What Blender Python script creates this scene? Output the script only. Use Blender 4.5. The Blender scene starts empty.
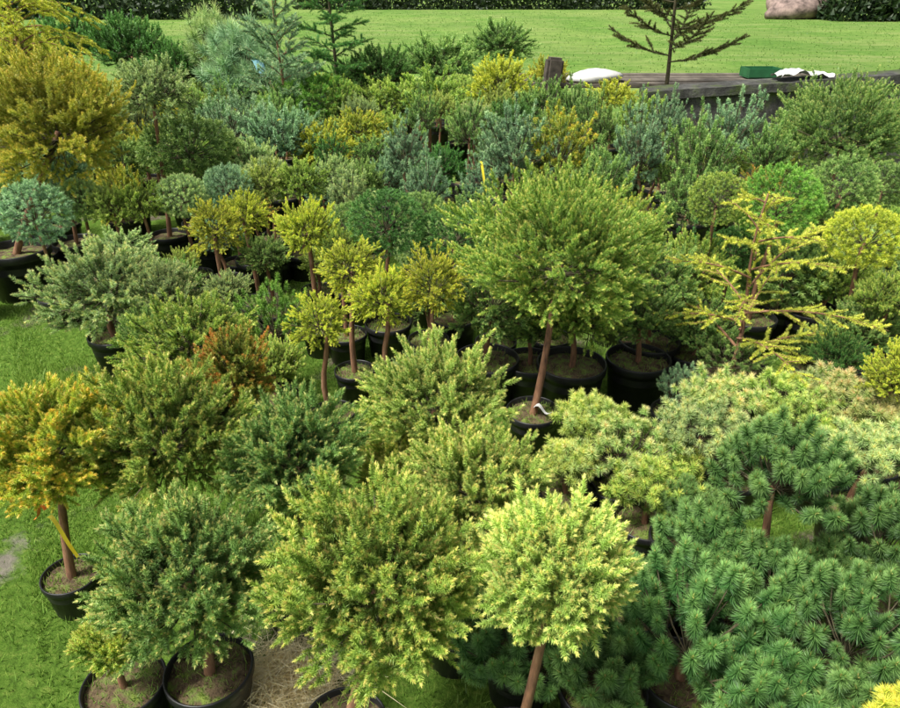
import bpy, math, time
import numpy as np
from mathutils import Vector, Matrix
rng=np.random.default_rng(11)
scene=bpy.context.scene
COL=scene.collection
H=2.0; PITCH=math.radians(27.9); F=706.0
cp,sp=math.cos(PITCH),math.sin(PITCH)
def ground(u,v,z):
    a=(u-450)/F; b=(354-v)/F
    d=(a, cp+b*sp, -sp+b*cp)
    s=(z-H)/d[2]
    return a*s, d[1]*s, s      # x, y, depth
# ---------------------------------------------------------------- camera / light
cam=bpy.data.cameras.new("camera"); co=bpy.data.objects.new("camera",cam); COL.objects.link(co)
co.location=(0,0,H); co.rotation_euler=(math.pi/2-PITCH,0,0)
cam.sensor_width=36; cam.lens=36*F/900; cam.clip_end=1000; cam.clip_start=0.05
scene.camera=co
scene.view_settings.view_transform='Standard'; scene.view_settings.look='None'; scene.view_settings.exposure=0
w=bpy.data.worlds.new("World"); scene.world=w; w.use_nodes=True
nt=w.node_tree; sky=nt.nodes.new("ShaderNodeTexSky"); sky.sky_type='NISHITA'; sky.sun_disc=False
EL,AZ=math.radians(60),math.radians(-120)
sky.sun_elevation=EL; sky.sun_rotation=AZ; sky.dust_density=5.0; sky.air_density=1.0
hs=nt.nodes.new("ShaderNodeHueSaturation"); hs.inputs['Saturation'].default_value=.3
bg=nt.nodes["Background"]; nt.links.new(sky.outputs[0],hs.inputs['Color']); nt.links.new(hs.outputs[0],bg.inputs[0]); bg.inputs[1].default_value=0.145
sl=bpy.data.lights.new("sun",'SUN'); sl.energy=5.0; sl.angle=math.radians(9); sl.color=(1,.97,.89)
so=bpy.data.objects.new("sun",sl); COL.objects.link(so)
sd=Vector((math.sin(AZ)*math.cos(EL),math.cos(AZ)*math.cos(EL),math.sin(EL)))
so.rotation_euler=sd.to_track_quat('Z','Y').to_euler()

# ---------------------------------------------------------------- materials
def mat_new(name):
    m=bpy.data.materials.new(name); m.use_nodes=True
    return m,m.node_tree,m.node_tree.nodes["Principled BSDF"]
def mixc(nt,f,a,b,blend='MIX'):
    n=nt.nodes.new("ShaderNodeMix"); n.data_type='RGBA'; n.blend_type=blend
    for idx,val in ((0,f),(6,a),(7,b)):
        if isinstance(val,(int,float)): n.inputs[idx].default_value=val
        elif isinstance(val,tuple): n.inputs[idx].default_value=(*val,1)
        else: nt.links.new(val,n.inputs[idx])
    return n.outputs[2]
def mth(nt,op,a,b=0.5,c=None):
    n=nt.nodes.new("ShaderNodeMath"); n.operation=op; n.use_clamp=False
    for i,val in enumerate((a,b)+((c,) if c is not None else ())):
        if isinstance(val,(int,float)): n.inputs[i].default_value=val
        else: nt.links.new(val,n.inputs[i])
    return n.outputs[0]
def noise(nt,scale,detail=4,coord='Object',rough=.6,sc=None):
    tc=nt.nodes.new("ShaderNodeTexCoord"); n=nt.nodes.new("ShaderNodeTexNoise")
    n.inputs['Scale'].default_value=scale; n.inputs['Detail'].default_value=detail; n.inputs['Roughness'].default_value=rough
    if sc:
        mp=nt.nodes.new("ShaderNodeMapping"); mp.inputs['Scale'].default_value=sc
        nt.links.new(tc.outputs[coord],mp.inputs[0]); nt.links.new(mp.outputs[0],n.inputs[0])
    else: nt.links.new(tc.outputs[coord],n.inputs[0])
    return n.outputs[0]
def ramp(nt,f,stops):
    n=nt.nodes.new("ShaderNodeValToRGB"); cr=n.color_ramp
    while len(cr.elements)<len(stops): cr.elements.new(.5)
    for e,(p,c) in zip(cr.elements,stops): e.position=p; e.color=(*c,1)
    nt.links.new(f,n.inputs[0]); return n.outputs[0]
def bump(nt,p,h,s,d=.01):
    b=nt.nodes.new("ShaderNodeBump"); b.inputs['Strength'].default_value=s; b.inputs['Distance'].default_value=d
    nt.links.new(h,b.inputs['Height']); nt.links.new(b.outputs[0],p.inputs['Normal'])
def foliage_mat(name,deep,base,tip,alt,trans=.25,bud=(.52,.34,.12),tpw=1.35,altm=.8):
    m=bpy.data.materials.new(name); m.use_nodes=True; nt=m.node_tree
    nt.nodes.remove(nt.nodes["Principled BSDF"])
    at=nt.nodes.new("ShaderNodeAttribute"); at.attribute_name="Col"
    sx=nt.nodes.new("ShaderNodeSeparateColor"); nt.links.new(at.outputs['Color'],sx.inputs[0])
    t,g,age_shade=sx.outputs
    oi=nt.nodes.new("ShaderNodeObjectInfo")
    g2=mth(nt,'POWER',g,1.6)
    tp=mixc(nt,mth(nt,'MULTIPLY',g2,altm),tip,alt)
    c=mixc(nt,mth(nt,'POWER',t,tpw),base,tp)
    c=mixc(nt,age_shade,c,deep)  # blend to deep: older needles plus gap shade painted into the colour
    c=mixc(nt,at.outputs['Alpha'],c,bud)
    br=mth(nt,'ADD',mth(nt,'MULTIPLY',g,.5),mth(nt,'MULTIPLY_ADD',oi.outputs['Random'],.26,.76))
    hs=nt.nodes.new("ShaderNodeHueSaturation")
    nt.links.new(c,hs.inputs['Color']); nt.links.new(br,hs.inputs['Value'])
    nt.links.new(mth(nt,'MULTIPLY_ADD',oi.outputs['Random'],.018,.492),hs.inputs['Hue'])
    c=hs.outputs[0]
    df=nt.nodes.new("ShaderNodeBsdfDiffuse"); nt.links.new(c,df.inputs[0])
    tr=nt.nodes.new("ShaderNodeBsdfTranslucent"); nt.links.new(c,tr.inputs[0])
    gl=nt.nodes.new("ShaderNodeBsdfGlossy"); gl.inputs['Roughness'].default_value=.45; gl.inputs[0].default_value=(.9,.95,.9,1)
    mx=nt.nodes.new("ShaderNodeMixShader"); mx.inputs[0].default_value=trans
    mx2=nt.nodes.new("ShaderNodeMixShader"); mx2.inputs[0].default_value=.03
    out=nt.nodes["Material Output"]
    nt.links.new(df.outputs[0],mx.inputs[1]); nt.links.new(tr.outputs[0],mx.inputs[2])
    nt.links.new(mx.outputs[0],mx2.inputs[1]); nt.links.new(gl.outputs[0],mx2.inputs[2]); nt.links.new(mx2.outputs[0],out.inputs[0])
    return m
FM={
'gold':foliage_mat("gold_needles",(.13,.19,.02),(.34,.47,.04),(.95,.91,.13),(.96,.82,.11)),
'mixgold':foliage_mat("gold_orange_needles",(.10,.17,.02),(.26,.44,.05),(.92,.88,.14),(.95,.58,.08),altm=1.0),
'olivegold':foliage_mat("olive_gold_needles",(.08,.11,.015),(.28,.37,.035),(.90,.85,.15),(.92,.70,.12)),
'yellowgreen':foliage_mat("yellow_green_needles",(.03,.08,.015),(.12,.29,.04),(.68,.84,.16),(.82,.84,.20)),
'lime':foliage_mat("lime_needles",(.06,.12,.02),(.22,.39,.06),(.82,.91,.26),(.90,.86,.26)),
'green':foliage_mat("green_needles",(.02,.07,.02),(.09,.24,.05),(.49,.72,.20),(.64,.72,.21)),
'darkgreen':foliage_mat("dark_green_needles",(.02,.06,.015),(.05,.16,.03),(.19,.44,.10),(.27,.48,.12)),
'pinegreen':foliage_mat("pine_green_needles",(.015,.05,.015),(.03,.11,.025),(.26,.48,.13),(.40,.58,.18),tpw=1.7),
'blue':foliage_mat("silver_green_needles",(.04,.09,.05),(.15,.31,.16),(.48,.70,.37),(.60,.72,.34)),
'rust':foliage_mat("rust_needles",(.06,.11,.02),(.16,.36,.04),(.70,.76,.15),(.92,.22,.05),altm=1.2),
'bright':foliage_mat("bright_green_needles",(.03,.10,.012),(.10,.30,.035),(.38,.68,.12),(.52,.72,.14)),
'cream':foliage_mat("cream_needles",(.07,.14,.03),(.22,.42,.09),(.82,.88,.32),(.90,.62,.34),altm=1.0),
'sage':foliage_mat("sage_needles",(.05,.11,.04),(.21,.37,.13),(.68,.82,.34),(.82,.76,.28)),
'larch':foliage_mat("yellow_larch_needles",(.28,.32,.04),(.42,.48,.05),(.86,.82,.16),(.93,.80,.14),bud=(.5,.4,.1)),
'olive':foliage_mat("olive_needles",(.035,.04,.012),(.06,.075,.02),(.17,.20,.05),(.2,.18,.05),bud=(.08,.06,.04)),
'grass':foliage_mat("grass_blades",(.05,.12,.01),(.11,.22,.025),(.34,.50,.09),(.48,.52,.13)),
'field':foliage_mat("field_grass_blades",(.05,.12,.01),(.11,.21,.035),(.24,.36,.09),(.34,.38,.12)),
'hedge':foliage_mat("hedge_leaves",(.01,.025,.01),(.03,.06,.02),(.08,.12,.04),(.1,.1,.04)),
'straw':foliage_mat("straw",(.5,.42,.22),(.75,.65,.42),(.9,.82,.58),(.8,.7,.42)),
}
m,nt,p=mat_new("bark"); n=noise(nt,40,6,sc=(1,1,.25))
nt.links.new(ramp(nt,n,[(.3,(.08,.042,.025)),(.55,(.28,.14,.075)),(.75,(.40,.25,.15))]),p.inputs['Base Color']); p.inputs['Roughness'].default_value=.85; bump(nt,p,n,.8,.006); BARK=m
m,nt,p=mat_new("twig_bark"); n=noise(nt,60,4)
nt.links.new(ramp(nt,n,[(.3,(.045,.04,.02)),(.7,(.12,.10,.05))]),p.inputs['Base Color']); p.inputs['Roughness'].default_value=.9; TWIG=m
m,nt,p=mat_new("black_plastic"); n=noise(nt,25,5)
nt.links.new(ramp(nt,n,[(.35,(.010,.010,.011)),(.62,(.018,.018,.019)),(.8,(.07,.06,.045))]),p.inputs['Base Color']); p.inputs['Roughness'].default_value=.42; bump(nt,p,n,.15,.002); PLASTIC=m
m,nt,p=mat_new("potting_soil"); n=noise(nt,22,8); n2=noise(nt,90,4)
c=ramp(nt,n,[(.35,(.05,.03,.016)),(.5,(.14,.10,.05)),(.56,(.13,.16,.04)),(.7,(.2,.28,.04))])
nt.links.new(c,p.inputs['Base Color']); p.inputs['Roughness'].default_value=.95; bump(nt,p,n2,1,.01); SOIL=m
def flat(name,c,r=.5,var=.25,s=12):
    m,nt,p=mat_new(name); n=noise(nt,s,5)
    nt.links.new(ramp(nt,n,[(.3,tuple(x*(1-var) for x in c)),(.7,tuple(min(1,x*(1+var)) for x in c))]),p.inputs['Base Color']); p.inputs['Roughness'].default_value=r
    bump(nt,p,n,.3,.005)
    return m
WHITE=flat("white_plastic",(.55,.55,.53),.5,.15); YEL=flat("yellow_ribbon",(.75,.62,.03),.45,.1); ORG=flat("orange_ribbon",(.75,.2,.03),.45,.1)
BLUE=flat("blue_plastic",(.25,.5,.62),.4,.1); GREENP=flat("green_crate_plastic",(.02,.13,.045),.5,.2)
WOOD=flat("weathered_timber",(.13,.11,.085),.9,.5,9); STONE=flat("grey_post",(.085,.07,.055),.9,.5,14)
m,nt,p=mat_new("weathered_concrete"); n=noise(nt,7,10,rough=.75); n2=noise(nt,3.5,8,rough=.7); n3=noise(nt,5,6,sc=(1.5,1,.15))
c=ramp(nt,n,[(.35,(.035,.035,.03)),(.52,(.10,.098,.09)),(.68,(.24,.23,.21))])
c=mixc(nt,ramp(nt,n3,[(.45,(0,0,0)),(.6,(.7,.7,.7))]),c,(.035,.035,.03))
c=mixc(nt,ramp(nt,n2,[(.48,(0,0,0)),(.58,(1,1,1))]),c,(.07,.10,.025))
nt.links.new(c,p.inputs['Base Color']); p.inputs['Roughness'].default_value=.9; bump(nt,p,n,1,.04); CONC=m
# ---------------------------------------------------------------- mesh helpers
def mesh_from(name,V,faces=None,tri=False,col=None,mat=None,smooth=False):
    me=bpy.data.meshes.new(name)
    if tri:
        V=np.ascontiguousarray(V.reshape(-1,3),dtype=np.float32); nv=len(V); nf=nv//3
        me.vertices.add(nv); me.vertices.foreach_set("co",V.ravel())
        me.loops.add(nv); me.loops.foreach_set("vertex_index",np.arange(nv,dtype=np.int32))
        me.polygons.add(nf); me.polygons.foreach_set("loop_start",np.arange(0,nv,3,dtype=np.int32))
        me.update(calc_edges=True)
        if col is not None:
            a=me.color_attributes.new("Col",'FLOAT_COLOR','POINT'); a.data.foreach_set("color",np.ascontiguousarray(col,dtype=np.float32).ravel())
    else:
        me.from_pydata([tuple(map(float,v)) for v in V],[],faces); me.update()
    if smooth: me.polygons.foreach_set("use_smooth",[True]*len(me.polygons))
    if mat: me.materials.append(mat)
    return me
def add(name,me,parent=None,loc=(0,0,0),mat=None,scale=None,rot=None,**kw):
    o=bpy.data.objects.new(name,me); COL.objects.link(o); o.location=loc
    if parent is not None: o.parent=parent
    if scale is not None: o.scale=scale
    if rot is not None: o.rotation_euler=rot
    if mat is not None:
        o.material_slots[0].link='OBJECT'; o.material_slots[0].material=mat
    for k,v in kw.items(): o[k]=v
    return o
def tubes(paths,radii,sides=5):
    V=[];Fc=[]
    for P,R in zip(paths,radii):
        P=np.asarray(P,float); n=len(P); off=len(V)
        for i in range(n):
            d=P[min(i+1,n-1)]-P[max(i-1,0)]; d=d/(np.linalg.norm(d)+1e-9)
            a=np.cross(d,(0.31,.9,.17)); a/=np.linalg.norm(a)+1e-9; b=np.cross(d,a)
            for s in range(sides):
                t=2*math.pi*s/sides; V.append(P[i]+R[i]*(math.cos(t)*a+math.sin(t)*b))
        for i in range(n-1):
            for s in range(sides):
                s2=(s+1)%sides
                Fc.append((off+i*sides+s,off+i*sides+s2,off+(i+1)*sides+s2,off+(i+1)*sides+s))
        Fc.append(tuple(off+(n-1)*sides+s for s in range(sides)))
    return V,Fc
def box(name,sx,sy,sz,mat,bev=.01,cx=0,cy=0,cz=None):
    cz=sz/2 if cz is None else cz
    import bmesh
    bm=bmesh.new(); bmesh.ops.create_cube(bm,size=1)
    for v in bm.verts: v.co=(v.co.x*sx+cx,v.co.y*sy+cy,v.co.z*sz+cz)
    bmesh.ops.bevel(bm,geom=bm.edges[:],offset=bev,segments=2,affect='EDGES')
    me=bpy.data.meshes.new(name); bm.to_mesh(me); bm.free(); me.materials.append(mat); return me
# ---------------------------------------------------------------- shoots
def unit(a): return a/(np.linalg.norm(a,axis=-1,keepdims=True)+1e-9)
def shoot_tpl(n,L,nl,nw,a0=75,a1=25,bud=True,tpow=1.0,apow=1.5,jit=10):
    i=np.arange(n); t=((i+.5)/n)**tpow; f=i*2.39996+rng.normal(0,.3,n)
    a=np.radians(a0+(a1-a0)*t**apow+rng.normal(0,jit,n))
    d=np.stack([np.sin(a)*np.cos(f),np.sin(a)*np.sin(f),np.cos(a)],1)
    b=np.stack([0*t,0*t,t*L],1); ln=nl*(1-.15*t)*rng.uniform(.87,1.1,n)
    s=unit(np.cross(d,rng.normal(size=(n,3))))*nw/2
    V=np.stack([b-s,b+s,b+d*ln[:,None]],1)
    tt=np.stack([t*.6,t*.6,np.minimum(1,t*.6+.4)],1); bb=np.zeros(n)
    ex=[];et=[];eb=[]
    for k in range(2):
        s=np.array([math.cos(k*1.57),math.sin(k*1.57),0])*L*.04
        ex.append([-s,s,[0,0,L]]); et.append([0,0,.3]); eb.append(.8)
    if bud:
        r=nw*.8 if bud is True else bud
        for k in range(3):
            p1=[r*math.cos(k*2.09),r*math.sin(k*2.09),L*.97]; p2=[r*math.cos(k*2.09+2.09),r*math.sin(k*2.09+2.09),L*.97]
            ex.append([p1,p2,[0,0,L*.97+r*3.2]]); et.append([1,1,1]); eb.append(.6)
    return np.concatenate([V,np.array(ex)]),np.concatenate([tt,np.array(et)]),np.concatenate([bb,np.array(eb)])
def stamp(tpls,P,D,S,G,AGE_SHADE):
    K=len(P); which=rng.integers(0,len(tpls),K); VV=[];CC=[]
    X=unit(np.cross(D,rng.normal(size=(K,3)))); Y=np.cross(D,X); R=np.stack([X,Y,D],2)
    for j,(V,t,b) in enumerate(tpls):
        ix=np.where(which==j)[0]
        if len(ix)==0: continue
        v=np.einsum('kij,tvj->ktvi',R[ix],V)*S[ix][:,None,None,None]+P[ix][:,None,None,:]
        nk,ntr=len(ix),len(V)
        c=np.empty((nk,ntr,3,4),np.float32)
        c[...,0]=t[None]; c[...,1]=np.clip(G[ix][:,None,None]+rng.normal(0,.13,(nk,ntr))[:,:,None],0,1)
        c[...,2]=AGE_SHADE[ix][:,None,None]; c[...,3]=b[None,:,None]
        VV.append(v.reshape(-1,3)); CC.append(c.reshape(-1,4))
    return np.concatenate(VV),np.concatenate(CC)
TP={
'spruce_near':[shoot_tpl(80,.037,.0130,.0025,80,24,tpow=.9,bud=.0038,jit=11) for _ in range(5)],
'spruce_mid':[shoot_tpl(46,.035,.0140,.0034,80,28,tpow=.9,bud=.003,jit=12) for _ in range(4)],
'spruce_far':[shoot_tpl(26,.038,.0165,.0056,80,30,bud=False,jit=12) for _ in range(4)],
'pine_near':[shoot_tpl(330,.058,.031,.0030,105,20,tpow=.95,apow=2.2,bud=.005,jit=8) for _ in range(4)],
'pine_mid':[shoot_tpl(84,.044,.028,.0038,100,26,tpow=.85) for _ in range(4)],
'pine_far':[shoot_tpl(44,.052,.028,.0064,92,26,tpow=.85,bud=False) for _ in range(4)],
'ball_mid':[shoot_tpl(42,.022,.020,.0032,90,30,tpow=.8,bud=False,jit=14) for _ in range(4)],
'ball_far':[shoot_tpl(28,.026,.024,.0050,90,30,tpow=.8,bud=False,jit=14) for _ in range(4)],
'rosette':[shoot_tpl(90,.028,.026,.0030,95,30,tpow=.85,bud=.0045) for _ in range(4)],
'long_far':[shoot_tpl(50,.06,.065,.0045,80,20,tpow=.9,bud=False) for _ in range(3)],
'larch':[shoot_tpl(64,.070,.020,.0048,78,38) for _ in range(3)],
}
def envelope(D,amp):
    f=np.ones(len(D))
    for _ in range(9):
        c=unit(rng.normal(size=3)); f+=rng.uniform(-.7,1)*amp*np.exp(6*(D@c-1))
    return f
def fib(nb,elmin,jit=.1):
    i=np.arange(nb); z0=math.sin(math.radians(elmin))
    z=z0+(1-z0)*(i+.5)/nb; f=i*2.39996+rng.normal(0,.15,nb); q=np.sqrt(1-z*z)
    return unit(np.stack([q*np.cos(f),q*np.sin(f),z],1)+rng.normal(0,jit,(nb,3)))
def crown_skel(R,rz,nb,m,k,up,elmin,amp=.28,sec=.38,spread=.75,shootrand=.45,rad=(.8,1.08),ext=.03,smin=.5,limb2=450,fill=.35):
    R=max(R-ext,.05)
    D=fib(nb,elmin)
    r=R*envelope(D,amp)*rng.uniform(rad[0],rad[1],nb)
    sc=np.array([1,1,rz]); E=D*r[:,None]*(1-sec*.55)*sc
    O=np.array([0,0,-.35*R*rz])
    s=rng.uniform(smin,1,(nb,m)); s[:,0]=1
    mid=(E-O)*.5+O+np.array([0,0,-.06*R])
    def bez(s): s=s[...,None]; return (1-s)**2*O+2*s*(1-s)*mid[:,None]+s*s*E[:,None]
    B=bez(s)
    SD=unit(D[:,None]*1.0+rng.normal(0,spread,(nb,m,3))+np.array([0,0,up*.5])); SD[:,0]=unit(D+np.array([0,0,up*.4]))
    SL=sec*R*rng.uniform(.6,1.15,(nb,m))*(1.25-.35*s)
    a=np.linspace(.35,1,k)[None,None]*np.ones((nb,m,1)); a=np.clip(a+rng.normal(0,.06,a.shape),.1,1); a[...,-1]=1
    P=B[:,:,None]+SD[:,:,None]*SL[...,None,None]*a[...,None]
    SH=unit(SD[:,:,None]+rng.normal(0,shootrand,(nb,m,k,3))*(1.6-a[...,None])+np.array([0,0,up*.5]))
    P=P.reshape(-1,3); SH=SH.reshape(-1,3)
    if fill>0:
        nf=int(len(P)*fill); Df=fib(nf,elmin,.25); Pf=Df*sc*R*rng.uniform(.4,.72,nf)[:,None]
        P=np.concatenate([P,Pf]); SH=np.concatenate([SH,unit(Df+rng.normal(0,.4,(nf,3))+np.array([0,0,.3]))])
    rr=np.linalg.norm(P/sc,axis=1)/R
    age_shade=np.clip(1.22-rr*1.35,0,.88)  # darker towards crown centre: older needles and painted shade in the gaps
    limbs=[];rad_=[]
    for b in range(min(nb,60)):
        limbs.append([O,mid[b],E[b]]); rad_.append([.004*R/.25,.003*R/.25,.002*R/.25])
    if nb*m<limb2:
        for b in range(nb):
            for j in range(m):
                limbs.append([B[b,j],B[b,j]+SD[b,j]*SL[b,j]]); rad_.append([.003,.002])
    return P,SH,age_shade,limbs,rad_
def make_crown(kind,lod,R,rz,dens=1.0):
    if kind=='spruce':
        nb,m,k={'near':(int(72*dens),7,4),'mid':(int(54*dens),6,4),'far':(42,5,4)}[lod]
        P,D,age_shade,L,rr=crown_skel(R,rz,nb,m,k,.8,-50,shootrand=.40,amp=.32,sec=.32,spread=.5,rad=(.78,1.08),fill=.25); tp=TP['spruce_'+lod]; ss=1
        if lod=='mid' and dens>1.2: ss=1.25
    elif kind=='pom':
        nb,m,k={'near':(40,7,4),'mid':(40,7,4),'far':(34,6,4)}[lod]
        P,D,age_shade,L,rr=crown_skel(R,rz,nb,m,k,.5,-60,amp=.22,sec=.30,spread=.45,shootrand=.35,rad=(.84,1.06)); tp=TP['spruce_'+('far' if lod=='far' else 'mid')]; ss=.9
    elif kind=='rustbush':
        P,D,age_shade,L,rr=crown_skel(R,rz,44,6,4,1.8,-50,amp=.4,sec=.4,spread=.4,shootrand=.3,rad=(.7,1.12)); tp=TP['spruce_mid']; ss=.9
    elif kind=='pine':
        nb,m,k={'near':(int(40*dens),2,1),'mid':(44,3,1),'far':(36,4,1)}[lod]
        P,D,age_shade,L,rr=crown_skel(R,rz,nb,m,k,1.6,-25,amp=.35,sec=.42,spread=.5,shootrand=.15,rad=(.66,1.12),smin=.6,ext=.06 if lod=='near' else .045,fill=.22); tp=TP['pine_'+lod]; ss=.95 if lod=='near' else .88; age_shade*=.7
    elif kind=='rosette':
        P,D,age_shade,L,rr=crown_skel(R,rz,int(38*dens),4,1,1.2,-15,amp=.5,sec=.35,spread=.5,shootrand=.15,rad=(.55,1.12),fill=.15); tp=TP['rosette']; ss=1
    elif kind=='ball':
        N_={'near':620,'mid':560,'far':480}[lod]; Ri=R-.02; sc=np.array([1,1,rz])
        D=fib(N_,-75,.06); P=D*sc*(Ri*envelope(D,.05)*rng.uniform(.86,1.0,N_))[:,None]
        D2=fib(N_//2,-75,.1); P2=D2*sc*(Ri*rng.uniform(.55,.8,N_//2))[:,None]
        P=np.concatenate([P,P2]); age_shade=np.concatenate([rng.uniform(0,.15,N_),rng.uniform(.4,.7,N_//2)])
        D=unit(np.concatenate([D,D2])+rng.normal(0,.25,(len(P),3))+np.array([0,0,.25])); tp=TP['ball_'+('far' if lod=='far' else 'mid')]; ss=1
        E_=fib(30,-60); O=np.array([0,0,-.35*Ri*rz]); L=[[O,e_*sc*Ri*.8] for e_ in E_]; rr=[[.005,.002]]*30
    elif kind=='upright':
        nb,m,k=(48,4,2) if lod!='far' else (40,4,2)
        P,D,age_shade,L,rr=crown_skel(R,rz,nb,m,k,3.4,-60,amp=.5,sec=.46,spread=.3,shootrand=.15,rad=(.6,1.18)); tp=TP['pine_'+('far' if lod=='far' else 'mid')]; ss=.74
    elif kind=='longpine':
        P,D,age_shade,L,rr=crown_skel(R,rz,50,4,1,1.4,-60,amp=.45,sec=.5,spread=.5,shootrand=.3,rad=(.5,1.15),ext=.09); tp=TP['long_far']; ss=1
    elif kind=='bush':
        nb,m,k={'near':(60,6,4),'mid':(52,6,4),'far':(44,5,4)}[lod]
        P,D,age_shade,L,rr=crown_skel(R,rz,nb,m,k,1.2,-25,amp=.36,sec=.38,spread=.5,shootrand=.35); tp=TP['spruce_'+lod]; ss=1
    K=len(P); S=ss*rng.uniform(.78,1.2,K)
    G=np.clip(.5+.25*np.sin(P@rng.normal(0,9,3)/(R/.25)+rng.uniform(0,6))+rng.normal(0,.26,K),0,1)
    V,C=stamp(tp,P,D,S,G,age_shade)
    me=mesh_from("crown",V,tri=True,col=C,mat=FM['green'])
    v,f=tubes(L,rr,3); ml=mesh_from("limbs",v,f,mat=TWIG,smooth=True)
    return me,ml
def whorl(h,wide,nb,upc,tw,k,tp,z0=.12,curve=.0,ss=1.0,twl=.34,pw=.75,droop=0.0,lm=None,sp_=.045):
    Ps=[];Ds=[];Ls=[];Rs=[];Ag=[]
    for i in range(nb):
        f=i/nb; z=h*(z0+(1-z0)*f); L=wide*(1-f)**pw*rng.uniform(.7,1.15)+.04; az=i*2.4+rng.normal(0,.25)
        hd=np.array([math.cos(az),math.sin(az),0]); ss_=np.linspace(0,1,7)
        uc=upc*rng.uniform(.6,1.4)
        at_=lambda s: np.array([0,0,z])+hd*L*s+np.array([0,0,L*(uc*s+curve*s*s)])
        pts=[at_(s) for s in ss_]
        Ls.append(pts); Rs.append([.009*(1-.8*s)*(1-f*.5) for s in ss_])
        d=unit(pts[-1]-pts[0]); side=np.cross(d,[0,0,1])
        nt_=max(2,int(tw*L/wide))
        for j in range(nt_):
            s=.18+.78*(j+.5)/nt_; b=at_(s)
            for sg in (-1,1):
                dd=unit(d*.9+side*sg*.9+rng.normal(0,.18,3)+np.array([0,0,.05-droop])); l=twl*L*(1.15-s)*rng.uniform(.6,1.3)+.02
                Ls.append([b,b+dd*l]); Rs.append([.003,.0015])
                kk=max(1,int(math.ceil(l/(sp_*ss)))) if k else 1
                for q in range(kk):
                    a=q/kk; Ps.append(b+dd*l*a); Ds.append(unit(dd+rng.normal(0,.12,3))); Ag.append(rng.uniform(0,.2))
        n2=int(math.ceil(L*.9/(sp_*.9*ss)))
        for q in range(n2):
            s=.08+.9*q/n2; Ps.append(at_(s)); Ds.append(unit(at_(s+.05)-at_(s)+rng.normal(0,.01,3))); Ag.append(.1)
    for q in range(int(h*.5/(.05*ss))): Ps.append(np.array([0,0,h*.5+.05*ss*q])); Ds.append(unit(np.array([0,0,1])+rng.normal(0,.2,3))); Ag.append(0)
    P=np.array(Ps);D=np.array(Ds);K=len(P)
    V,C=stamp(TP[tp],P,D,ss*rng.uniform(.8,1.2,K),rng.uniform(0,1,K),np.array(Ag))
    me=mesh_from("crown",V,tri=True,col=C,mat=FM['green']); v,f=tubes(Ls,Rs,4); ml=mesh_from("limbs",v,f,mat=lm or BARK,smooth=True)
    return me,ml
# ---------------------------------------------------------------- pots
def pot_mesh(R,h):
    prof=[(.78*R,0),(.80*R,.004),(.93*R,h*.84),(.985*R,h*.845),(1.0*R,h*.86),(1.0*R,h*.985),(.985*R,h),(.955*R,h),(.94*R,h*.98),(.90*R,h*.6)]
    n=40;V=[];Fc=[]
    for r,z in prof:
        for s in range(n): V.append((r*math.cos(2*math.pi*s/n),r*math.sin(2*math.pi*s/n),z))
    for i in range(len(prof)-1):
        for s in range(n):
            s2=(s+1)%n; Fc.append((i*n+s,i*n+s2,(i+1)*n+s2,(i+1)*n+s))
    Fc.append(tuple(range(n-1,-1,-1)))
    return mesh_from("pot",V,Fc,mat=PLASTIC,smooth=True)
def soil_mesh(R,h):
    V=[(0,0,h*.9)];Fc=[];n=24;rings=6
    for r in range(1,rings+1):
        for s in range(n):
            q=r/rings*.935*R; V.append((q*math.cos(2*math.pi*s/n),q*math.sin(2*math.pi*s/n),h*(.9-.05*(r/rings)**2)+rng.normal(0,.004)))
    for s in range(n): Fc.append((0,1+s,1+(s+1)%n))
    for r in range(rings-1):
        for s in range(n):
            s2=(s+1)%n; Fc.append((1+r*n+s,1+(r+1)*n+s,1+(r+1)*n+s2,1+r*n+s2))
    return mesh_from("soil",V,Fc,mat=SOIL,smooth=True)
POTM={}
def pot_for(R):
    key=round(R,2)
    if key not in POTM:
        h=key*1.5
        N=300; a=rng.uniform(0,6.28,N); q=np.sqrt(rng.uniform(0,1,N))*key*.88
        P=np.stack([q*np.cos(a),q*np.sin(a),np.full(N,h*.87)],1)
        D=unit(np.stack([rng.normal(0,.6,N),rng.normal(0,.6,N),np.ones(N)],1)); l=rng.uniform(.008,.04,N)
        s=unit(np.cross(D,rng.normal(size=(N,3))))*.0016
        V=np.stack([P-s,P+s,P+D*l[:,None]],1); C=np.zeros((N,3,4)); C[...,0]=[0,0,1]; C[...,1]=rng.uniform(0,1,N)[:,None]
        w=mesh_from("weeds",V,tri=True,col=C.reshape(-1,4),mat=FM['grass'])
        POTM[key]=(pot_mesh(key,h),soil_mesh(key,h),w,h)
    return POTM[key]
def strip(name,L,wd,mat,curl=.3):
    n=8;V=[];Fc=[]
    for i in range(n+1):
        s=i/n; x=L*s; z=-curl*L*s*s+.015*math.sin(s*7)
        V+= [(x,-wd/2,z),(x,wd/2+.0,z+.006*math.sin(s*5))]
    for i in range(n): Fc.append((2*i,2*i+2,2*i+3,2*i+1))
    return mesh_from(name,V,Fc,mat=mat,smooth=True)
TAGW=strip("plant_tag",.09,.018,WHITE,.15); RIBY=strip("ribbon",.13,.012,YEL,.9); RIBO=strip("ribbon",.10,.012,ORG,.9); TAGB=strip("plant_tag",.22,.12,BLUE,.9); RIBL=strip("ribbon",.14,.018,YEL,1.4)
POOL={}
def pooled(kind,lod,rz):
    rk=max(1,round(rz*3))/3; key=(kind,lod,rk); L=POOL.setdefault(key,[])
    nmax=4 if lod=='mid' else 3
    if len(L)<nmax: L.append(make_crown(kind,lod,.28,rk)); return L[-1]
    return L[rng.integers(0,len(L))]
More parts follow.
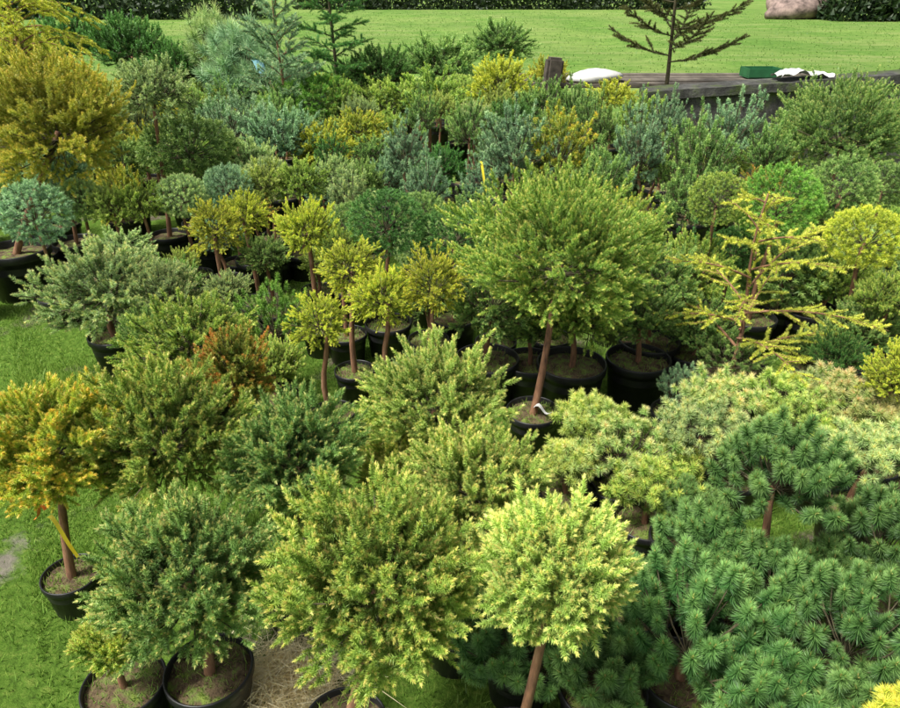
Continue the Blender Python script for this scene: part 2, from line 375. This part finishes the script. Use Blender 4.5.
CN={'gold':'golden','mixgold':'gold and orange','olivegold':'olive golden','yellowgreen':'yellowish green','lime':'pale lime','green':'fresh green','darkgreen':'dark green','pinegreen':'dark green','blue':'silvery green','rust':'rusty tipped','bright':'bright green','cream':'creamy yellow','sage':'greyish green','larch':'yellow'}
KN={'spruce':('potted_spruce','spruce','rounded spruce'),'pom':('potted_spruce','spruce','pompom spruce'),'rustbush':('potted_spruce','spruce','upright bushy spruce'),'pine':('potted_pine','pine','bushy pine'),'upright':('potted_pine','pine','upright pine'),'longpine':('potted_pine','pine','shaggy pine'),'bush':('potted_conifer','conifer','spreading conifer'),
'rosette':('potted_pine','pine','tufted pine'),'ball':('potted_pine','pine','dense ball pine')}
POS=[]
def plant(x,y,hc,R,rz,kind,color,near=False,potR=.13,off=(0,0),extra=None,label=None,dens=1.0,tr=1.0):
    dist=math.hypot(x,y)
    lod=near if isinstance(near,str) else ('near' if near else ('mid' if dist<4.3 else 'far'))
    name,cat,desc=KN[kind]
    e=bpy.data.objects.new(name,None); e.empty_display_size=.1; COL.objects.link(e)
    bx,by=x+off[0],y+off[1]; e.location=(bx,by,0)
    e["category"]=cat; e["group"]="potted dwarf conifers in nursery rows"
    stemvis=hc-R*rz*.6>.45
    e["label"]=label or f"{CN[color]} {desc} "+("on bare stem in black pot" if stemvis else "in black pot on grass")
    pm,sm,wm,ph=pot_for(potR)
    a=rng.uniform(0,6.28)
    add("pot",pm,e,rot=(0,0,a)); add("soil",sm,e,rot=(0,0,a))
    if dist<5: add("weeds",wm,e,rot=(0,0,rng.uniform(0,6)))
    z1=hc-.2*R*rz; z0=ph*.85; b=rng.normal(0,.010,2)
    top=np.array([-off[0],-off[1],z1]); base=np.array([0,0,z0]); pts=[]
    for s in np.linspace(0,1,7):
        q=base+(top-base)*s; q[0]+=b[0]*math.sin(s*5)*1.2; q[1]+=b[1]*math.sin(s*4); pts.append(q)
    r0=(.006+.009*R/.3)*tr
    v,f=tubes([pts],[[r0*(1.25-.45*s) for s in np.linspace(0,1,7)]],8)
    add("trunk",mesh_from("trunk",v,f,mat=BARK,smooth=True),e)
    if near: me,ml=make_crown(kind,lod,R,rz,dens); sc=(1,1,1)
    else:
        me,ml=pooled(kind,lod,rz); rk=max(1,round(rz*3))/3; s=R/.28; sc=(s,s,s*rz/rk)
    rot=(rng.normal(0,.06),rng.normal(0,.06),rng.uniform(0,6.28))
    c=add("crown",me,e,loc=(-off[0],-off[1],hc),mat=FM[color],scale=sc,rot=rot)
    add("limbs",ml,c)
    if extra:
        for q in extra:
            mm,nm,lz,rr=q[:4]; lx,ly=(q[4],q[5]) if len(q)>4 else (0,-.015)
            add(nm,mm,e,loc=(lx,ly,lz),rot=(0,0,rr))
    POS.append((x,y,R)); return e
def P(u,v,w,rz,hc,kind,color,bu=None,dy=0,**k):
    x,y,d=ground(u,v,hc)
    if bu is not None:
        zs=k.get('potR',.13)*1.3; ds=(y+dy)*cp+(H-zs)*sp
        k['off']=((bu-450)/F*ds-x,dy)
    plant(x,y,hc,w/2*d/F,rz,kind,color,**k)
# ---- near plants
P(50,445,150,.85,.70,'spruce','mixgold',near=True,potR=.10,bu=72,extra=[(RIBY,"ribbon",.42,-.6),(RIBO,"ribbon",.45,2.6)],label="golden orange spruce standard with ribbons in small black pot")
P(162,432,175,.82,.68,'spruce','yellowgreen',near=True,potR=.12)
P(292,455,150,.85,.60,'spruce','green',near=True,potR=.12)
P(187,572,192,.8,.58,'spruce','green',near=True,potR=.13,bu=210)
P(118,640,76,.6,.36,'bush','yellowgreen',near=True,potR=.12,bu=125)
P(378,575,222,.92,.74,'spruce','yellowgreen',near=True,potR=.12,bu=345,dens=1.15)
P(556,570,172,.78,.82,'spruce','lime',near=True,potR=.12,bu=515)
P(435,402,155,.75,.60,'spruce','lime',near=True,potR=.12)
P(475,485,155,.8,.50,'spruce','lime',near=True,potR=.12)
P(400,470,90,.7,.40,'bush','yellowgreen',near=True,potR=.12)
P(232,372,92,1.25,.55,'rustbush','rust',near=True,potR=.11)
P(520,650,150,.45,.20,'pine','pinegreen',near=True,potR=.11)
P(455,610,80,.6,.22,'bush','green',near=True,potR=.11)
P(290,560,80,.6,.28,'bush','green',near=True,potR=.12)
# pines lower right
P(778,480,145,.62,.60,'pine','pinegreen',near=True,potR=.12,label="dark green dwarf pine grafted on short stem in pot")
for u,v,w_,r_,h_ in [(690,640,190,.7,.33),(850,645,180,.7,.36),(768,595,130,.6,.30),(885,548,135,.7,.36),(705,555,115,.6,.32),(605,670,130,.6,.26),(765,705,150,.6,.28),(885,725,130,.6,.34),(830,580,90,.6,.28),(690,515,80,.6,.30),(640,590,80,.5,.24)]:
    P(u,v,w_,r_,h_,'pine','pinegreen',near=True,potR=.13,label="dark green dwarf pine with dense brushy needle tufts")
P(905,722,60,.7,.5,'rosette','mixgold',near=True,potR=.1)
# mid right low cream pines
for u,v,w_,r_,h_,c in [(620,450,120,.40,.34,'cream'),(590,425,75,.45,.36,'lime'),(700,432,100,.40,.40,'sage'),(720,405,90,.45,.42,'cream'),(785,408,95,.45,.42,'lime'),(850,405,90,.45,.44,'cream'),(868,455,95,.45,.42,'sage'),(650,490,90,.5,.32,'yellowgreen'),(570,465,70,.5,.3,'lime'),(740,450,70,.5,.3,'yellowgreen'),(830,440,80,.4,.34,'lime'),(820,395,70,.45,.36,'sage'),(895,425,60,.55,.42,'cream'),(670,465,70,.4,.28,'yellowgreen')]:
    P(u,v,w_,r_,h_,'rosette',c,near=True,potR=.12)
P(682,392,62,.7,.3,'pine','blue'); P(895,378,66,1.2,.6,'bush','gold')
# centre tree
P(562,252,196,.72,.94,'spruce','yellowgreen',near=True,potR=.13,bu=533,dy=-.12,dens=1.8,tr=.8,extra=[(TAGW,"plant_tag",.22,-.4)],label="large yellowish green globe spruce on slanting stem")
# middle
for u,v,w_,r_,h_,k,c,pr in [
(320,320,68,.95,.65,'pom','gold',.11),(350,266,74,.85,.75,'pom','gold',.11),(382,295,74,.75,.68,'pom','gold',.11),(433,281,68,1.1,.75,'pom','gold',.11),
(214,225,64,.9,.75,'pom','gold',.12),(243,213,54,.8,.75,'pom','gold',.12),(306,228,70,.8,.78,'pom','gold',.12),(340,248,50,.8,.7,'pom','yellowgreen',.12),
(272,325,84,1.0,.42,'pine','bright',.13),(386,222,80,.85,.82,'ball','darkgreen',.14),(455,235,86,.6,.72,'ball','darkgreen',.14),(655,277,84,.8,.62,'spruce','green',.17),
(492,300,100,1.0,.58,'spruce','green',.17),(575,312,110,.7,.55,'bush','yellowgreen',.18),(640,318,90,.6,.48,'bush','green',.17),(105,285,125,.65,.52,'spruce','sage',.15),(190,340,130,.65,.44,'spruce','yellowgreen',.14),(150,335,70,.7,.38,'bush','green',.14),
(165,290,80,.7,.5,'spruce','sage',.14),(120,250,70,.5,.55,'spruce','sage',.14),(718,198,60,.9,.95,'ball','yellowgreen',.15),(780,203,84,.95,.92,'ball','bright',.16),(842,188,70,.9,.98,'ball','green',.17),
(868,237,84,.7,.84,'ball','gold',.16),(690,268,80,.8,.55,'spruce','yellowgreen',.17),(785,270,110,.6,.45,'ball','green',.17),(835,280,80,.6,.45,'bush','yellowgreen',.15),
(890,300,70,.8,.6,'bush','yellowgreen',.17),(350,200,60,.9,.66,'upright','sage',.15),(820,350,70,.6,.3,'bush','green',.15),(860,330,80,.6,.4,'bush','green',.17),(530,330,60,.6,.4,'bush','green',.15),
(225,290,50,.7,.5,'spruce','sage',.13),(265,255,50,.7,.55,'spruce','green',.13),(420,212,55,.7,.6,'ball','green',.15),(735,250,56,.8,.6,'ball','darkgreen',.15),(700,330,80,.6,.35,'bush','green',.15),(730,360,80,.5,.3,'pine','green',.14),
(80,200,50,.8,.72,'ball','sage',.13),(112,206,52,.8,.7,'spruce','lime',.13),(142,203,48,.8,.72,'spruce','yellowgreen',.13),(182,196,52,.8,.74,'ball','sage',.13),(228,186,52,.8,.74,'ball','blue',.13),(262,182,48,.8,.74,'spruce','lime',.13),(300,180,52,.8,.74,'spruce','yellowgreen',.13),(335,176,48,.8,.72,'spruce','sage',.13)
]:
    ex=None
    if (u,v)==(272,325): ex=[(TAGW,"plant_tag",.25,.9,.1,-.1)]
    P(u,v,w_,r_,h_,k,c,potR=pr,off=(float(rng.normal(0,.02)),0),extra=ex,tr=1.2 if k=='pom' else 1.0)
P(34,213,70,.9,.74,'ball','blue',potR=.13,bu=60,tr=.8)
P(845,128,135,.62,.95,'spruce','green',near='mid',dens=2.2,potR=.2)
P(52,118,150,.9,1.22,'spruce','olivegold',near='mid',dens=2.6,potR=.23,bu=16,label="large olive golden spruce standard in big black pot")
P(152,90,86,.65,1.3,'spruce','sage',potR=.15,bu=170,label="greyish green flat globe spruce on tall bare stem")
# background
for u,v,w_,r_,h_,k,c in [
(20,60,80,.9,1.3,'bush','olivegold'),(188,147,98,.6,.85,'ball','green'),(282,140,80,.7,.75,'bush','blue'),(235,130,80,.7,.75,'pine','blue'),
(60,168,60,.8,.8,'spruce','blue'),
(245,75,95,1.1,.95,'longpine','blue'),(215,50,70,1.1,1.2,'longpine','sage'),(315,100,85,.55,.8,'ball','bright'),(385,105,80,.6,.75,'spruce','yellowgreen'),(430,100,80,.6,.8,'spruce','yellowgreen'),
(500,84,68,.75,.95,'spruce','gold'),(500,44,72,.6,1.2,'spruce','green'),(548,80,48,.8,.9,'spruce','gold'),(612,98,58,.5,.8,'spruce','gold'),(440,66,85,.6,1.0,'bush','green'),
(640,155,70,1.4,.75,'upright','blue'),(560,150,80,1.2,.75,'upright','mixgold'),(405,155,60,1.2,.76,'upright','blue'),(425,190,60,1.3,.64,'upright','blue'),(515,150,85,1.2,.74,'upright','blue'),(700,165,85,1.1,.7,'upright','green'),
(730,135,70,1.0,.82,'upright','blue'),(690,205,80,1.0,.58,'upright','green'),(600,195,80,1.1,.55,'upright','green'),(470,130,60,1.2,.74,'upright','green'),(770,155,60,1.0,.78,'upright','green'),(550,200,60,1.1,.5,'upright','yellowgreen'),(665,128,55,1.1,.8,'upright','blue'),
(575,112,60,.9,.75,'upright','green'),(640,120,55,.9,.75,'upright','yellowgreen'),(595,130,60,1.1,.72,'upright','green'),(790,130,50,1.0,.8,'upright','green'),(540,110,60,.8,.75,'spruce','green'),(655,105,40,.9,.8,'spruce','sage'),
(130,50,85,.7,1.1,'bush','darkgreen'),(70,45,70,.8,1.1,'bush','darkgreen'),(180,70,60,.8,.95,'bush','darkgreen'),(380,75,80,.6,1.0,'bush','darkgreen'),(360,130,60,.6,.7,'spruce','mixgold'),(320,145,70,.6,.7,'spruce','gold'),(480,190,50,1.3,.6,'upright','blue'),
(760,190,50,1.0,.6,'pom','rust'),(885,185,54,.9,.75,'ball','green'),(255,210,44,.7,.6,'pom','rust'),(882,125,50,.7,.8,'ball','yellowgreen'),(810,215,50,.8,.6,'spruce','yellowgreen'),
]:
    ex=None
    if (u,v)==(480,190): ex=[(RIBL,"ribbon",.83,-1.2,0,-.1)]
    if (u,v) in ((385,105),(430,100),(282,140)): ex=[(RIBL,"ribbon",h_+.2,-.9 if u>400 else .4,.05,-.2)]
    if (u,v)==(245,75): ex=[(TAGB,"plant_tag",1.15,-.9,.25,-.3)]
    P(u,v,w_,r_,h_,k,c,potR=.17,off=(float(rng.normal(0,.04)),0),extra=ex)
# filler rows standing between the listed plants
cols=['green','yellowgreen','blue','sage','lime','yellowgreen','darkgreen','green','sage','mixgold']
kinds=['spruce','upright','upright','ball','bush','spruce','pom','upright']
def ok(x,y,a_,b_): return not any((x-a)**2+(y-b)**2<(a_+b_*r)**2 for a,b,r in POS)
for yy in np.arange(4.3,10.6,.48):
    for xx in np.arange(-.66*yy-.3,.66*yy+.4,.48):
        x=xx+rng.normal(0,.1); y=yy+rng.normal(0,.1)
        if y>7.0 and x>1.4: continue
        if y>9 and x>.3: continue
        if y>6.3 and x>3.2: continue
        if not ok(x,y,.26,.2): continue
        R=rng.uniform(.17,.27); k=kinds[rng.integers(len(kinds))]; rz={'upright':1.2,'bush':.8,'spruce':.8,'ball':.8,'pom':.85}[k]
        low=.16 if (x>1.3 and y<6) else 0
        plant(x,y,rng.uniform(.42,.68)-low+(.16 if y>7 and x<1 else 0),R,rz,k,cols[rng.integers(len(cols))],potR=.15)
for yy in np.arange(2.9,4.4,.36):
    for xx in np.arange(-1.75,.7*yy+.1,.40):
        x=xx+rng.normal(0,.06); y=yy+rng.normal(0,.06)
        if not ok(x,y,.20,.25) or (x<-1.2 and y<3.3): continue
        plant(x,y,rng.uniform(.3,.45),rng.uniform(.11,.17),.8,['bush','spruce','ball'][rng.integers(3)],cols[rng.integers(len(cols)-1)],potR=.12)
# ---- open trees
def tree(x,y,h,wide,nb,upc,tw,k,tp,color,name,cat,label,pot=.18,ss=1,curve=0,z0=.12,tr=1,bm_=None,**kw):
    e=bpy.data.objects.new(name,None); COL.objects.link(e); e.location=(x,y,0); e["category"]=cat; e["label"]=label
    z=0
    if pot:
        pm,sm,wm,ph=pot_for(pot); add("pot",pm,e); add("soil",sm,e); add("weeds",wm,e); z=ph*.85
    me,ml=whorl(h-z,wide,nb,upc,tw,k,tp,z0=z0,ss=ss,curve=curve,lm=bm_,**kw)
    s_=np.linspace(0,1,9); pts=[np.array([.02*math.sin(s*6),.015*math.sin(s*4),z+(h-z)*s]) for s in s_]
    v_,f_=tubes([pts],[[max(.004,tr*(.012+.012*(h-1))*(1-.85*s)) for s in s_]],8)
    add("trunk",mesh_from("trunk",v_,f_,mat=bm_ or BARK,smooth=True),e)
    c=add("crown",me,e,loc=(0,0,z),mat=FM[color]); add("limbs",ml,c)
    return e
x,y,_=ground(722,412,0)
tree(x,y,1.16,.64,18,.5,6,3,'larch','larch',"potted_larch","larch","sparse yellow conifer with open arching branches in black pot",ss=.66,curve=-.30,pw=.6,twl=.28,droop=.08,sp_=.052)
tree(2.5,8.7,2.8,1.0,24,.12,9,2,'larch','olive',"conifer_tree","conifer","sparse dark conifer with open horizontal branches behind the wall",pot=0,ss=1.3,curve=.3,z0=.42,twl=.28,bm_=TWIG)
tree(-1.35,8.9,2.6,.62,34,.35,6,2,'larch','darkgreen',"conifer_tree","conifer","tall dark green conifer rising above the potted plants",pot=0,ss=1.3,curve=-.1,z0=.3,twl=.4,bm_=TWIG)
tree(-1.85,8.3,2.1,.55,30,.7,6,2,'larch','blue',"conifer_tree","conifer","loose upright silvery green conifer among potted plants",pot=0,ss=1.4,curve=-.1,z0=.3,twl=.4)
tree(-3.75,6.7,2.0,.85,34,.6,5,2,'larch','gold',"weeping_tree","tree","small tree with arching yellow drooping branches",pot=0,ss=.9,curve=-.8,z0=.68,twl=.18,pw=.3,droop=.5)
# ---------------------------------------------------------------- ground
me=mesh_from("ground",[(-300,-60,0),(300,-60,0),(300,500,0),(-300,500,0)],[(0,1,2,3)])
m,nt,p=mat_new("grass_ground")
tc=nt.nodes.new("ShaderNodeTexCoord"); sx=nt.nodes.new("ShaderNodeSeparateXYZ"); nt.links.new(tc.outputs['Object'],sx.inputs[0])
n1=noise(nt,2.2,8); n2=noise(nt,30,8,rough=.75); n3=noise(nt,.35,6,sc=(1,.25,1)); n4=noise(nt,1.6,12,rough=.9,sc=(1,.6,1)); n5=noise(nt,.12,4); n6=noise(nt,.9,8,rough=.7,sc=(.25,1,1))
near=ramp(nt,n2,[(.3,(.05,.09,.015)),(.5,(.12,.23,.03)),(.7,(.26,.34,.07))])
mud=ramp(nt,n2,[(.35,(.09,.075,.045)),(.6,(.24,.21,.15)),(.75,(.42,.40,.34))])
mask=ramp(nt,n1,[(.55,(0,0,0)),(.65,(1,1,1))])
mx_,my_,_=ground(4,565,0)
mp=nt.nodes.new("ShaderNodeMapping"); mp.inputs['Scale'].default_value=(1.8,.8,1); nt.links.new(tc.outputs['Object'],mp.inputs[0])
vd=nt.nodes.new("ShaderNodeVectorMath"); vd.operation='DISTANCE'; vd.inputs[1].default_value=(mx_*1.8,my_*.8,0); nt.links.new(mp.outputs[0],vd.inputs[0])
nm=noise(nt,14,6)
mk=mth(nt,'SUBTRACT',mth(nt,'MULTIPLY_ADD',nm,.5,-.10),vd.outputs['Value'])
mk2=nt.nodes.new("ShaderNodeMath"); mk2.operation='MULTIPLY'; mk2.use_clamp=True; mk2.inputs[1].default_value=8; nt.links.new(mk,mk2.inputs[0])
near=mixc(nt,mask,near,mud); near=mixc(nt,mk2.outputs[0],near,mixc(nt,.5,mud,(.38,.36,.30)))
far=ramp(nt,n4,[(.36,(.07,.15,.025)),(.48,(.12,.24,.04)),(.58,(.21,.33,.07)),(.68,(.34,.42,.14))])
far=mixc(nt,ramp(nt,n3,[(.4,(0,0,0)),(.62,(.7,.7,.7))]),far,mixc(nt,.5,far,(.32,.36,.12)))
far=mixc(nt,ramp(nt,n5,[(.4,(0,0,0)),(.6,(.5,.5,.5))]),far,(.09,.19,.035))
far=mixc(nt,ramp(nt,n6,[(.5,(0,0,0)),(.66,(.55,.55,.55))]),far,(.32,.34,.14))
mr=nt.nodes.new("ShaderNodeMapRange"); mr.inputs[1].default_value=9; mr.inputs[2].default_value=13; nt.links.new(sx.outputs[1],mr.inputs[0])
nt.links.new(mixc(nt,mr.outputs[0],near,far),p.inputs['Base Color']); p.inputs['Roughness'].default_value=1; p.inputs['Specular IOR Level'].default_value=.1; bump(nt,p,n2,1,.03)
me.materials.append(m); add("ground",me,kind="structure",label="bright green grass with muddy patches and a mown field beyond")
# grass blades
N=150000
yv=.8+4.6*rng.uniform(0,1,N)**.8; xv=rng.uniform(-.72,.66,N)*(yv+.7)
nl=N//3; yv[:nl]=rng.uniform(.8,4.6,nl); xv[:nl]=-(yv[:nl]*.58+.45)+np.abs(rng.normal(0,.35,nl))*(.6+.3*yv[:nl])
patch=np.sin(xv*2.3+1)*np.sin(yv*1.7+xv)+rng.normal(0,.3,N)
keep=(patch>-.6)&(np.hypot((xv-mx_)*1.8,(yv-my_)*.8)>.14+rng.normal(0,.06,N)); xv=xv[keep]; yv=yv[keep]; N=len(xv)
Pp=np.stack([xv,yv,np.zeros(N)],1); D=unit(np.stack([rng.normal(0,.45,N),rng.normal(0,.45,N),np.ones(N)],1)); l=rng.uniform(.012,.045,N)*(1+.4*np.sin(xv*5)*np.sin(yv*6))
s=unit(np.cross(D,rng.normal(size=(N,3))*[1,1,.1]))*rng.uniform(.0012,.0026,N)[:,None]
gv=np.clip(.5+.3*np.sin(xv*3.1+yv)*np.sin(yv*4.3)+rng.normal(0,.28,N),0,1)
V=np.stack([Pp-s,Pp+s,Pp+D*l[:,None]],1); C=np.zeros((N,3,4)); C[...,0]=[0,0,1]; C[...,1]=gv[:,None]
add("grass",mesh_from("grass",V,tri=True,col=C.reshape(-1,4),mat=FM['grass']),kind="stuff",label="short bright green grass between the pots")
# tussocks in the far field
N=30000; yv=11+45*rng.uniform(0,1,N)**1.6; xv=rng.uniform(-.75,.75,N)*yv
Pp=np.stack([xv,yv,np.zeros(N)],1); D=unit(np.stack([rng.normal(0,.6,N),rng.normal(0,.6,N),np.ones(N)],1)); sz=rng.uniform(.02,.06,N)*(yv/18)**.4
s=unit(np.cross(D,rng.normal(size=(N,3))*[1,1,.1]))*(sz*.3)[:,None]
V=np.stack([Pp-s,Pp+s,Pp+D*sz[:,None]],1); C=np.zeros((N,3,4)); C[...,0]=[0,0,.7]; C[...,1]=rng.uniform(0,.8,N)[:,None]
add("field_grass",mesh_from("field_grass",V,tri=True,col=C.reshape(-1,4),mat=FM['field']),kind="stuff",label="rough grass tussocks in the field")
# straw
N=3600; x,y,_=ground(290,688,0); Pp=np.stack([rng.normal(x,.085,N),rng.normal(y,.07,N),np.abs(rng.normal(0,.045,N))],1); D=unit(rng.normal(size=(N,3))*[1,1,.25]); s=unit(np.cross(D,rng.normal(size=(N,3))))*.0017
V=np.stack([Pp-s,Pp+s,Pp+D*rng.uniform(.05,.14,N)[:,None]],1); V[...,2]=np.abs(V[...,2]); C=np.zeros((N,3,4)); C[...,0]=.7; C[...,1]=rng.uniform(.2,1,N)[:,None]
add("straw",mesh_from("straw",V,tri=True,col=C.reshape(-1,4),mat=FM['straw']),kind="stuff",label="small heap of dry straw on the ground")
# ---------------------------------------------------------------- wall, platform, post
x0,x1=2.0,7.2; yw=7.6
V=[];Fc=[]
n=26
for i in range(n+1):
    x=x0+(x1-x0)*i/n; zt=1.0+.34*i/n+.003*rng.normal()
    for (yy,zz) in ((yw,0),(yw,zt-.09),(yw-.04,zt-.085),(yw-.04,zt),(yw+.3,zt+.005),(yw+.3,zt-.09),(yw+.26,zt-.092),(yw+.26,0)): V.append((x,yy+.003*rng.normal(),zz+.003*rng.normal()*(zz>0)))
for i in range(n):
    for j in range(8):
        j2=(j+1)%8; Fc.append((i*8+j,i*8+j2,(i+1)*8+j2,(i+1)*8+j))
Fc.append(tuple(range(8))); Fc.append(tuple(n*8+j for j in range(7,-1,-1)))
add("wall",mesh_from("wall",V,Fc,mat=CONC),category="wall",label="low weathered grey concrete wall with mossy coping beside plants")
e=bpy.data.objects.new("timber_platform",None); COL.objects.link(e); e.location=(2.7,9.6,0); e["category"]="platform"; e["label"]="low weathered timber staging behind the potted plants"
for i in range(5):
    me=box("plank",4.1+rng.normal(0,.12),.19,.05,WOOD); add("plank",me,e,loc=(rng.normal(0,.06),-.45+i*.225,.85+rng.normal(0,.006)),rot=(0,0,rng.normal(0,.012)))
for sx_ in (-1.85,0,1.85):
    for sy_ in (-.35,.35): add("leg",box("leg",.1,.1,.84,WOOD),e,loc=(sx_,sy_,0))
me=box("post",.2,.16,1.2,STONE,.03); add("wooden_post",me,loc=(1.15,9.0,0),rot=(0,.08,.2),category="post",label="short weathered wooden post beside the field")
def blob(name,sx,sy,sz,mat,amp=.15,seed=3):
    r=np.random.default_rng(seed); n=24;mm=12;V=[];Fc=[]; c=unit(r.normal(size=(6,3)))
    for i in range(mm+1):
        for j in range(n):
            t=math.pi*i/mm; a=2*math.pi*j/n; d=np.array([math.sin(t)*math.cos(a),math.sin(t)*math.sin(a),math.cos(t)])
            f=1+amp*sum(math.exp(5*(d@q-1)) for q in c)-amp+r.normal(0,.02); V.append((d[0]*f*sx,d[1]*f*sy,max(-.5*sz,d[2]*f*sz)+.5*sz))
    for i in range(mm):
        for j in range(n): Fc.append((i*n+j,(i+1)*n+j,(i+1)*n+(j+1)%n,i*n+(j+1)%n))
    return mesh_from(name,V,Fc,mat=mat,smooth=True)
add("plastic_sack",blob("plastic_sack",.32,.25,.12,WHITE,.35),loc=(1.8,9.3,.907),category="sack",label="full white plastic sack lying on timber staging")
e=bpy.data.objects.new("plastic_crate",None); COL.objects.link(e); e.location=(3.95,9.6,.912); e["category"]="crate"; e["label"]="shallow dark green plastic crate on timber staging"
for nm,a in (("base",(.42,.32,.012,0,0)),("side",(.42,.012,.1,0,-.16)),("side",(.42,.012,.1,0,.16)),("side",(.012,.3,.1,-.2,0)),("side",(.012,.3,.1,.2,0))):
    add(nm,box(nm,a[0],a[1],a[2],GREENP,.003,a[3],a[4]),e,loc=(0,0,0 if nm=="base" else .013))
V=[];Fc=[];n=14
for i in range(n+1):
    for j in range(n+1):
        V.append((-.26+.52*i/n+.02*math.sin(j),-.14+.28*j/n+.02*math.sin(i*1.7),.05*math.exp(-((i-5)/4)**2)+.02*math.sin(i*1.3+j*.8)+.03))
for i in range(n):
    for j in range(n): Fc.append((i*(n+1)+j,(i+1)*(n+1)+j,(i+1)*(n+1)+j+1,i*(n+1)+j+1))
add("plastic_sheet",mesh_from("plastic_sheet",V,Fc,mat=WHITE,smooth=True),loc=(3.6,7.73,1.11),rot=(0,-.06,0),category="sheet",label="crumpled white plastic sheet lying on the wall coping")
# ---------------------------------------------------------------- far hedges, heap
def hedge(name,xc,yc,lx,ly,hz,label,N=9000,color='hedge',cat='hedge'):
    P_=np.stack([rng.uniform(-1,1,N),rng.uniform(-1,1,N),rng.uniform(0,1,N)],1)
    top=.65+.2*np.sin(P_[:,0]*lx*.8)+.15*np.sin(P_[:,0]*lx*2.1+1); P_[:,2]*=top
    P_*=[lx,ly,hz]; D=unit(rng.normal(size=(N,3))+[0,0,.4]); s=unit(np.cross(D,rng.normal(size=(N,3))))*.11
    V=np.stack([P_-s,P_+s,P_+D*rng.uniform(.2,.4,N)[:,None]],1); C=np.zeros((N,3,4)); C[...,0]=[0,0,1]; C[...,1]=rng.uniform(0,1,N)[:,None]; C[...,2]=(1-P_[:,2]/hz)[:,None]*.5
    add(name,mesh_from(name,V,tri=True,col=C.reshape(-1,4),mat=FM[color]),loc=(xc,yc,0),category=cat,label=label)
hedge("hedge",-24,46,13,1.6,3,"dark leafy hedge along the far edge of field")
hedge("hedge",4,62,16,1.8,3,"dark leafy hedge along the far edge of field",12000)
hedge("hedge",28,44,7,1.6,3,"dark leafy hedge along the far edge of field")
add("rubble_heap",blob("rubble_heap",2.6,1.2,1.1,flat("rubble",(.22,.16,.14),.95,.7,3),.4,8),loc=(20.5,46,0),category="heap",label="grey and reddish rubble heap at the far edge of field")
